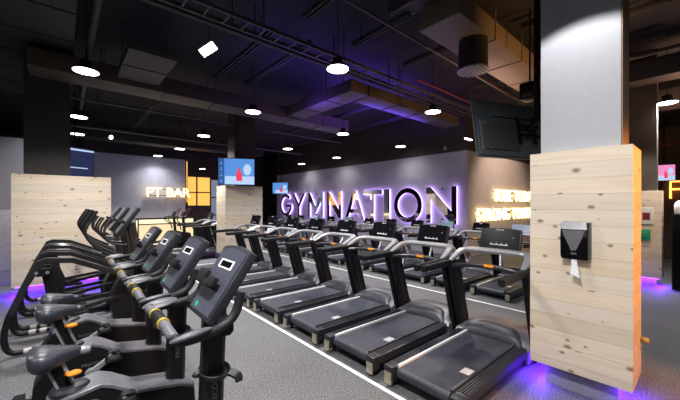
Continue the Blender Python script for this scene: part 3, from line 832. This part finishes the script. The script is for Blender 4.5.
MB().b2((-.6, 0, .1), (.6, .03, 3.2)).build('glass', glow('pale_blue_glass', (.30, .38, .50), .35, (.2, .25, .3)), t)
q = MB()
for x in (-.6, 0, .6): q.b2((x-.03, -.05, 0), (x+.03, .05, 3.25))
for z in (.05, 1.2, 2.2, 3.22): q.b2((-.63, -.05, z-.03), (.63, .05, z+.03))
q.build('frame', M_BLACK, t)

# ------------------------------------------------------------------ televisions
def hang(q, x, y, z0, z1, r=.02): q.tube([(x, y, z0), (x, y, z1)], r, 8)
# lit one above the far clad column
def tv_front(label, cx, cy, zb, w, h, rz, bar=True, pic='blue'):
    t = thing('television', label, 'television', (cx, cy, zb), rz)
    MB().b2((-w/2-.02, 0, -.02), (w/2+.02, .06, h+.02), bev=.008).build('casing', M_BLACK, t)
    base = M_SCRB if pic != 'pink' else M_SCRP
    sc = MB().b2((-w/2, -.006, 0), (w/2, -.001, h)).build('screen', base, t)
    q = MB(); q.b2((-w*.32, -.010, .01*h), (w*.5, -.007, .32*h)); q.ell((w*.30, -.008, h*.58), (w*.12, .001, h*.22)); q.build('pale_picture_area', M_SCRW, sc)
    q = MB(); q.prism([(w*.0, h*.14), (w*.16, h*.14), (w*.15, h*.40), (w*.10, h*.55), (w*.07, h*.70), (w*.03, h*.55), (-w*.02, h*.38)], 'Y', -.014, -.011); q.build('red_figure', M_SCRR, sc)
    if bar:
        MB().b2((-w/2, -.013, 0), (-w*.34, -.007, h)).build('sidebar', M_SCRD, sc)
        q = MB()
        for k in range(4):
            q.b2((-w*.47, -.016, h*(.08+.23*k)), (-w*.38, -.0135, h*(.12+.23*k))); q.b2((-w*.43, -.016, h*(.12+.23*k)), (-w*.41, -.0135, h*(.22+.23*k)))
        q.build('sidebar_glyphs', M_SCRB, sc)
    q = MB(); hang(q, 0, .10, h*.5, CZ-zb); q.b2((-.15, .06, h*.35), (.15, .12, h*.65)); q.build('ceiling_bracket', M_BLACK, t)
    return t
tv_front('lit television hanging over the far pine clad column, blue picture', 4.05, 9.55, 2.42, 1.06, .80, -.45)
tv_front('small lit television left of the mirrored letter G', 9.55, 16.3, 2.45, .95, .62, math.radians(-55), bar=False)
tv_front('small lit television high at the far right edge', 17, 1.02, 2.70, .56, .58, math.radians(-80), bar=False, pic='pink')
# dark one seen from behind
t = thing('television', 'large dark television seen from behind, hanging left of the right column', 'television', (4.43, 2.12, 2.49), math.atan2(-.373, .928))
T = Matrix.Rotation(math.radians(-9), 4, 'X')
W_, H_ = 1.45, .86
m = MB(); m.b2((0, 0, 0), (W_, .025, H_), bev=.006); m.xform(T); m.build('bezel', M_HOOD, t)
m = MB(); m.b2((.03, -.025, .02), (W_-.03, 0, H_-.02), bev=.01); m.xform(T); bk = m.build('back_shell', M_TVBACK, t)
m = MB(); m.b2((.12, -.07, .10), (.75, -.026, .50), bev=.015); m.xform(T); m.build('electronics_cover', M_GRILL, bk)
m = MB(); m.b2((.07, -.045, .08), (.11, -.026, .55), bev=.004); m.b2((.10, -.075, .46), (.16, -.06, .50)); m.b2((.17, -.075, .10), (.20, -.06, .13)); m.xform(T); m.build('connector_strip', M_SATIN, bk)
m = MB(); m.b2((.35, -.032, .60), (1.3, -.026, .62)); m.xform(T); m.build('vent_slot', M_BLACK, bk)
m = MB(); m.b2((.72, -.10, .20), (.76, -.072, .62)); m.b2((1.02, -.10, .20), (1.06, -.072, .62)); m.b2((.70, -.13, .30), (1.10, -.10, .34)); m.b2((.70, -.13, .44), (1.10, -.10, .48)); m.xform(T)
m.bar([(.92, -.02, .42), (.92, -.17, .55), (.92, -.17, CZ-2.49)], .06, .06, up=(0, 1, 0)); m.build('ceiling_bracket', M_BLACK, t)
MB().b2((-.02, -.0, -.012), (W_, .02, -.002)).xform(T).build('lower_lip', M_BEIGE, bk)
# speaker above it
t = thing('ceiling_speaker', 'small black speaker hanging above the dark television', 'speaker', (6.1, 2.0, 3.62))
MB().b2((-.15, -.13, -.02), (.15, .13, .28), bev=.05).build('speaker_body', M_BLACK, t)
MB().b2((-.16, -.08, .01), (-.148, .08, .08), bev=.004).build('front_badge', M_DUCT2, t)
q = MB(); hang(q, 0, 0, .27, CZ-3.62, .015); q.build('hanger', M_BLACK, t)
# dark screen behind the left column
t = thing('wall_screen', 'dark blue screen with pale bars high beside the left dark column', 'screen', (.30, 12.4, 2.42), math.radians(30))
MB().b2((-.5, 0, 0), (.5, .06, 1.1), bev=.01).build('casing', M_BLACK, t)
MB().b2((-.48, -.005, .02), (.48, -.001, 1.08)).build('screen', M_SCRDIM, t)
MB().b2((-.48, -.01, 1.0), (.48, -.006, 1.05)).build('pale_bar', M_SCRW, t)
MB().b2((-.48, -.01, .47), (.3, -.006, .50)).build('pale_bar', M_SCRW, t)
q = MB(); hang(q, 0, .09, .5, CZ-2.35); q.b2((-.1, .06, .4), (.1, .1, .7)); q.build('ceiling_bracket', M_BLACK, t)

# ------------------------------------------------------------------ right background
o = MB().b2((15.1, -3.5, 0), (15.25, .95, 2.6), bev=.01).build('partition_wall', M_W5)
tag(o, 'dark partition carrying the orange neon letter at the right edge', 'partition')
t = thing('neon_letter', 'orange neon letter F at the far right edge', 'sign', (15.1, .76, 2.0))
MB().tube([(-.06, 0, 0), (-.06, 0, .55), (-.06, -.42, .55)], .028, 8).tube([(-.06, 0, .30), (-.06, -.34, .30)], .028, 8).build('neon_tube', M_FNEON, t)
MB().b2((-.04, -.02, .1), (0, .02, .16)).b2((-.04, -.02, .44), (0, .02, .5)).build('standoff', M_BLACK, t)
t = thing('storage_cabinet', 'tall near black cabinet at the far right edge beside the short clad column', 'cabinet', (9.62, -.05, 0))
MB().b2((.0, -.7, .02), (.5, .52, 1.60), bev=.008).build('cabinet_body', M_BLACK, t)
MB().b2((-.012, -.68, .06), (-.001, -.09, 1.57), bev=.004).b2((-.012, -.08, .06), (-.001, .50, 1.57), bev=.004).build('door_panels', M_GLOSS, t)
o = MB().lathe([(.07, 1.602), (.085, 1.64), (.085, 1.80), (.05, 1.86), (.03, 1.88)], (9.80, .36, 0), 14).build('white_canister', M_PAPER)
tag(o, 'white canister standing on the near black cabinet', 'canister')

# ------------------------------------------------------------------ ceiling services
def duct(label, lo, hi, m, name='air_duct', group='ceiling ducts', rods=True):
    t = thing(name, label, 'duct', ((lo[0]+hi[0])/2, (lo[1]+hi[1])/2, lo[2]), group=group)
    cx, cy = t.location.x, t.location.y
    h = hi[2]-lo[2]
    MB().b2((lo[0]-cx, lo[1]-cy, 0), (hi[0]-cx, hi[1]-cy, h), bev=.008).build('duct_body', m, t)
    L = (hi[0]-lo[0], hi[1]-lo[1]); ax = 0 if L[0] > L[1] else 1
    n = max(1, int(L[ax]/1.25))
    for k in range(1, n+1):
        p = lo[ax]+L[ax]*k/(n+1)-(cx, cy)[ax]
        a = [lo[0]-cx-.015, lo[1]-cy-.015, -.015]; b = [hi[0]-cx+.015, hi[1]-cy+.015, h+.01]
        a[ax] = p-.015; b[ax] = p+.015
        q = MB(); q.b2(a, b)
        for e in (0, 1):
            c = [0, 0]; c[ax] = p; c[1-ax] = (lo, hi)[e][1-ax]-(cx, cy)[1-ax]
            q.b2((c[0]-.008, c[1]-.008, h), (c[0]+.008, c[1]+.008, CZ-lo[2]))
        q.build('joint_flange', m, t)
    return t
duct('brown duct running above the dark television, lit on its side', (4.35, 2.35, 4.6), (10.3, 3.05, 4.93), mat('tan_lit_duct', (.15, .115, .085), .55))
t = thing('round_diffuser', 'dark drum diffuser hanging left of the brown duct', 'air diffuser', (5.3, 2.62, 4.08))
MB().lathe([(.235, .02), (.235, .514)], seg=28).build('drum', M_DUCT, t)
MB().lathe([(.235, .0), (.255, .005), (.255, .03), (.235, .035)], seg=28).build('rim', M_SATIN, t)
q = MB()
for k in range(-3, 4):
    hw = math.sqrt(.225**2-(.06*k)**2); q.b2((-hw, .06*k-.01, -.004), (hw, .06*k+.01, .015))
q.build('slats', M_PIPE, t)
duct('flat grey duct board high above the stride trainers', (.82, 6.3, 4.4), (1.57, 7.9, 4.55), M_DUCTL)
duct('long dark duct crossing over the far end of the front row', (-.5, 7.95, 4.3), (7.3, 8.6, 4.65), M_DUCT2)
duct('olive brown duct leg over the back row in the violet light', (5.45, 5.2, 4.35), (9.6, 5.75, 4.62), M_DUCT2)
duct('short olive brown duct leg joining the violet lit bend', (4.85, 5.2, 4.35), (5.4, 7.9, 4.62), M_DUCT2)
duct('brown duct over the short clad column at the far right', (9.1, -3.2, 4.4), (9.6, 2.2, 4.8), M_DUCT2)
duct('brown cross duct high in front of the far right column', (11.4, -3.2, 4.3), (12.1, 4.0, 4.7), M_DUCT2)
duct('dark duct running over the bar wall', (.2, 14.6, 4.25), (7.6, 15.3, 4.6), M_DUCT)
duct('broad dark duct over the exercise bikes', (-1.2, 5.3, 4.75), (.15, 12.0, 5.1), M_DUCT)
# cable tray and pipes
t = thing('cable_tray', 'long cable tray crossing the ceiling above the front row', 'cable tray', (3.5, 4.76, 4.6))
q = MB(); q.b2((-5, -.16, 0), (6.7, -.13, .06)); q.b2((-5, .13, 0), (6.7, .16, .06))
for k in range(40): q.b2((-4.9+.295*k, -.13, .005), (-4.87+.295*k, .13, .02))
q.build('tray', M_PIPE, t)
q = MB()
for k in range(7):
    x = -4.5+1.7*k
    q.b2((x-.008, -.165, .06), (x+.008, -.15, .6)); q.b2((x-.008, .15, .06), (x+.008, .165, .6))
q.build('hanger_rods', M_PIPE, t)
def pipe(label, a, b, r, m, group='ceiling pipes'):
    t = thing('service_pipe', label, 'pipe', a, group=group)
    d = Vector(b)-Vector(a)
    MB().tube([(0, 0, 0), d*.5, d], r, 10).build('pipe_run', m, t)
    n = max(2, int(d.length/2))
    for k in range(n):
        q = MB(); p = d*((k+.5)/n); q.b2((p.x-.008, p.y-.008, p.z), (p.x+.008, p.y+.008, CZ-a[2])); q.lathe([(r+.008, -.02), (r+.008, .02)], p, 10, axis='X' if abs(d.x) > abs(d.y) else 'Y')
        q.build('pipe_clip', m, t)
    return t
pipe('red sprinkler pipe running beside the cable tray', (6.2, 4.40, 4.7), (10.3, 4.40, 4.7), .022, M_RED)
pipe('second red sprinkler pipe high over the back row', (5.6, 3.6, 4.9), (10.3, 3.6, 4.9), .022, M_RED)
pipe('thick grey pipe running away over the bikes', (.39, 1.6, 4.86), (.39, 13.6, 4.86), .06, M_PIPE)
pipe('grey pipe beside the cable tray', (-1.2, 5.12, 4.66), (9.8, 5.12, 4.66), .035, M_PIPE)
pipe('thin grey pipe over the second front row treadmill', (2.2, 3.5, 4.85), (10.2, 3.5, 4.75), .025, M_PIPE)
pipe('grey pipe over the elliptical trainers', (-.5, 12.6, 4.2), (8.5, 12.6, 4.2), .04, M_PIPE)
pipe('thin grey pipe over the far end of the front row', (-.5, 10.1, 4.4), (8.8, 10.1, 4.4), .03, M_PIPE)
pipe('orange lit pipe high at the right edge', (8.2, -1.5, 4.6), (8.2, 2.0, 4.6), .04, M_DUCT2)
pipe('red sprinkler pipe far off at the right edge', (16.5, -3, 4.0), (16.5, 4, 4.0), .035, M_RED)
BL = [(2.2, .8, 4.6, 4.95), (2.75, 4.95, 7.8, 4.8), (3.55, 4.95, 7.8, 4.85), (1.95, 8.7, 13.5, 4.6), (6.3, .2, 2.2, 5.0), (7.2, .2, 2.2, 5.0), (6.9, 6.0, 13.5, 4.7), (4.3, 3.2, 4.55, 4.9), (3.1, 1.2, 4.5, 4.95), (8.6, .5, 4.2, 5.0), (8.9, 6.0, 16., 4.8), (5.6, 3.3, 4.3, 4.8)]
BLAB = ['dark strut near the hanging floodlight', 'strut beyond the cable tray, left of the round lamp', 'strut beyond the cable tray, behind the round lamp', 'strut over the elliptical trainers', 'strut above the dark television', 'strut behind the dark television', 'long strut over the back row', 'short strut in front of the cable tray',
        'strut overhead left of the ceiling grille', 'strut between the brown duct and the far right column', 'long strut along the sign wall', 'strut beside the drum diffuser']
for (x, a, b, z), lb in zip(BL, BLAB):
    t = thing('ceiling_strut', lb, 'ceiling beam', (x, (a+b)/2, z), group='ceiling struts')
    h = (b-a)/2
    MB().b2((-.045, -h, 0), (-.03, h, .09)).b2((.03, -h, 0), (.045, h, .09)).b2((-.03, -h, .075), (.03, h, .09)).build('channel', M_PIPE, t)
    MB().b2((-.008, -h*.7-.008, .09), (.008, -h*.7+.008, CZ-z)).b2((-.008, h*.7-.008, .09), (.008, h*.7+.008, CZ-z)).build('hanger_rods', M_PIPE, t)
t = thing('air_grille', 'grey slotted air grille in the ceiling at the top centre', 'air grille', (4.25, 3.12, 4.98))
MB().b2((-.16, -.36, 0), (.16, .36, .22)).build('grille_box', M_DUCTL, t)
q = MB()
for k in range(5): q.b2((-.14+.062*k, -.34, -.01), (-.11+.062*k, .34, .0))
q.build('slats', M_PIPE, t)

# ------------------------------------------------------------------ lamps
def lamp_root():
    t = thing('pendant_lamp', '', 'ceiling lamp')
    MB().lathe([(.175, -.005), (.175, .0), (.165, .012), (.02, .014)], seg=28).build('lens', M_LENS, t)
    MB().lathe([(.178, .0), (.19, .005), (.19, .02), (.15, .05), (.085, .075), (.08, .16), (.05, .17), (.02, .19)], seg=28).build('housing', M_BLACK, t)
    MB().tube([(0, 0, .18), (0, 0, CZ-4.0)], .006, 6).build('cable', M_BLACK, t)
    return t
lamps = [(.28, 6.72, 'big pendant lamp left of centre over the stride trainers, nearest to the left column'), (.29, 10.34, 'pendant lamp seen just behind the left dark column'), (.32, 12.9, 'pendant lamp farther behind the left dark column'),
         (3.36, 3.92, 'largest pendant lamp near the top centre over the front row'), (3.4, 7.07, 'pendant lamp over the middle of the front row, second along the row'),
         (6.63, 4.26, 'pendant lamp over the back row, right of centre'), (6.58, 7.43, 'pendant lamp over the back row in front of the violet ceiling'),
         (9.65, 7.6, 'pendant lamp near the sign wall above the letter O'), (6.71, 10.87, 'pendant lamp over the far part of the back row'),
         (3.4, 10.57, 'pendant lamp left of the television column'), (3.48, 13.67, 'pendant lamp over the elliptical trainers'), (3.23, 16.3, 'pendant lamp right over the lit bar'),
         (9.7, 11.4, 'pendant lamp near the sign wall above the letter M'), (9.75, 14.4, 'pendant lamp near the sign wall above the letter Y'), (6.47, 20.4, 'small distant pendant lamp beyond the amber shelving'),
         (9.87, 1.03, 'pendant lamp at the right edge over the short clad column')]
lr = lamp_root()
for i, (x, y, lb) in enumerate(lamps):
    o = lr if i == 0 else copy_tree(lr)
    o.location = (x, y if i != 15 else .55, 4.0); o['label'] = lb; o['group'] = 'round pendant lamps'
WH = (1., .965, .935)
for i, (x, y, lb) in enumerate(lamps):
    e = 75 if x < 6 else 60
    if x > 9: e = 6
    if y > 15: e = 20
    if i == 15: e = 60; y = .55
    area('pendant_light', (x, y, 3.985), (0, 0, 0), e, WH, .32, spread=math.radians(125))
# flood light on the tray
t = thing('flood_light', 'square white floodlight hanging on a cable from the tray', 'floodlight', (1.59, 4.76, 4.06))
nf = Vector((-.15, -.62, -.66)).normalized()
lf = Vector((.755, -.656, .75)); lf = (lf-nf*lf.dot(nf)).normalized()
FL = basis((0, 0, 0), lf, nf.cross(lf))
MB().b2((-.125, -.07, -.05), (.125, .07, .0), bev=.01).xform(FL).build('housing', M_SATIN, t)
MB().b2((-.115, -.06, .0005), (.115, .06, .006)).xform(FL).build('lens', M_LENS, t)
MB().tube([(0, 0, .10), (.02, 0, .3), (0, 0, .545)], .006, 6).build('cable', M_PIPE, t)
# bar lamp and bulbs
t = thing('linear_lamp', 'short bright tube lamp near the wall corner left of the dark television', 'ceiling lamp', (9.9, 5.05, 3.9))
MB().b2((-.20, -.03, 0), (.20, .03, .03)).build('tube', M_LENS, t)
MB().b2((-.22, -.035, .031), (.22, .035, .07)).b2((-.2, -.004, .07), (-.192, .004, CZ-3.9)).b2((.192, -.004, .07), (.2, .004, CZ-3.9)).build('housing', M_BLACK, t)
for (x, y, z, lb) in ((1.12, 12.2, 3.9, 'small bare bulb on a long cord above the blue grey wall'), (10.0, 5.95, 3.75, 'small unlit bulb on a cord near the sign wall')):
    t = thing('drop_lamp', lb, 'ceiling lamp', (x, y, z))
    MB().ell((0, 0, 0), (.05, .05, .06)).build('bulb', M_LENS if x < 5 else M_SATIN, t)  # the bulb by the sign wall has no glow
    MB().lathe([(.035, .05), (.03, .10), (.01, .12)], seg=10).tube([(0, 0, .1), (0, 0, CZ-z)], .006, 6).build('cord', M_PIPE, t)

# ------------------------------------------------------------------ lights
def spot(name, loc, tgt, energy, color, ang, blend=.3, r=.05):
    l = bpy.data.lights.new(name, 'SPOT'); l.energy = energy; l.color = color; l.spot_size = math.radians(ang); l.spot_blend = blend; l.shadow_soft_size = r
    o = bpy.data.objects.new(name, l); COL.objects.link(o); o.location = loc
    o.rotation_euler = (Vector(tgt)-Vector(loc)).to_track_quat('-Z', 'Y').to_euler(); return o
# the pendant lamp of the grid just above the frame, washing the pale column
spot('column_downlight', (3.03, .76, 4.0), (3.03, .7601, 0), 62, (1., .97, .95), 107, .10, .05)
# other lamps of the same grid, above and behind the camera
for x, y, e in ((.3, 3.7, 60), (.3, .6, 140), (-2.6, 3.7, 60), (-2.6, .6, 60), (.3, -2.6, 60), (3.4, -2.6, 25)):
    area('pendant_light', (x, y, 4.0), (0, 0, 0), e, WH, .4, spread=math.radians(165))
# warm lamps on the right side of the room, with added fills among them
spot('warm_column_light', (4.6, -1.9, 2.9), (3.9, .4, 1.1), 520, (1., .34, .05), 58, .5, .15)
spot('far_column_fill', (8.2, .7, 4.0), (9.66, .95, 1.1), 150, (1., .9, .78), 60, .5, .1)  # added fill, brightens the front of the short clad column
spot('warm_slogan_light', (12.5, 2.6, 4.3), (13.2, 5.35, 2.2), 400, (1., .72, .56), 95, .6, .2)
spot('warm_duct_light', (6.6, -.4, 2.9), (7.0, 2.4, 4.75), 300, (1., .50, .14), 75, .6, .2)
spot('warm_corner_light', (8.6, -2.2, 3.0), (9.8, .7, 2.6), 150, (1., .62, .36), 75, .6, .2)
area('warm_ceiling_fill', (10.5, -.5, 3.2), (PI, 0, 0), 60, (1., .60, .42), 2., 2.)  # added upward fills, lift the brown ceiling, no fixture behind them
area('warm_ceiling_fill', (7.6, 3.3, 4.2), (PI, 0, 0), 9, (1., .60, .48), 2., .8)
# violet wash over the ceiling by the sign
area('violet_ceiling_wash', (7.3, 6.6, 4.2), (PI, 0, 0), 75, (.17, .07, 1.), 2.6, 1.6)
area('violet_ceiling_wash', (4.2, 6.4, 4.2), (PI, 0, 0), 14, (.17, .07, 1.), 2., 1.)
# added violet wash, low in front of the sign wall, lifting its tone
area('violet_sign_wash', (9.6, 10.5, .15), (0, math.radians(180-35), 0), 60, (.5, .3, 1.), .3, 11.)
w = bpy.data.worlds.new('gym_air'); S.world = w; w.use_nodes = True
w.node_tree.nodes['Background'].inputs['Color'].default_value = (.55, .55, .68, 1)
w.node_tree.nodes['Background'].inputs['Strength'].default_value = .06

# ------------------------------------------------------------------ camera
cam = bpy.data.cameras.new('camera'); co = bpy.data.objects.new('camera', cam); COL.objects.link(co)
co.location = (0, 0, 1.8); co.rotation_euler = (PI/2, 0, math.radians(-41))
cam.lens = 36*318/680; cam.sensor_width = 36; cam.shift_y = 4.5/680; cam.clip_start = .05; cam.clip_end = 100
S.camera = co
S.view_settings.view_transform = 'Standard'
S.view_settings.exposure = 0.4
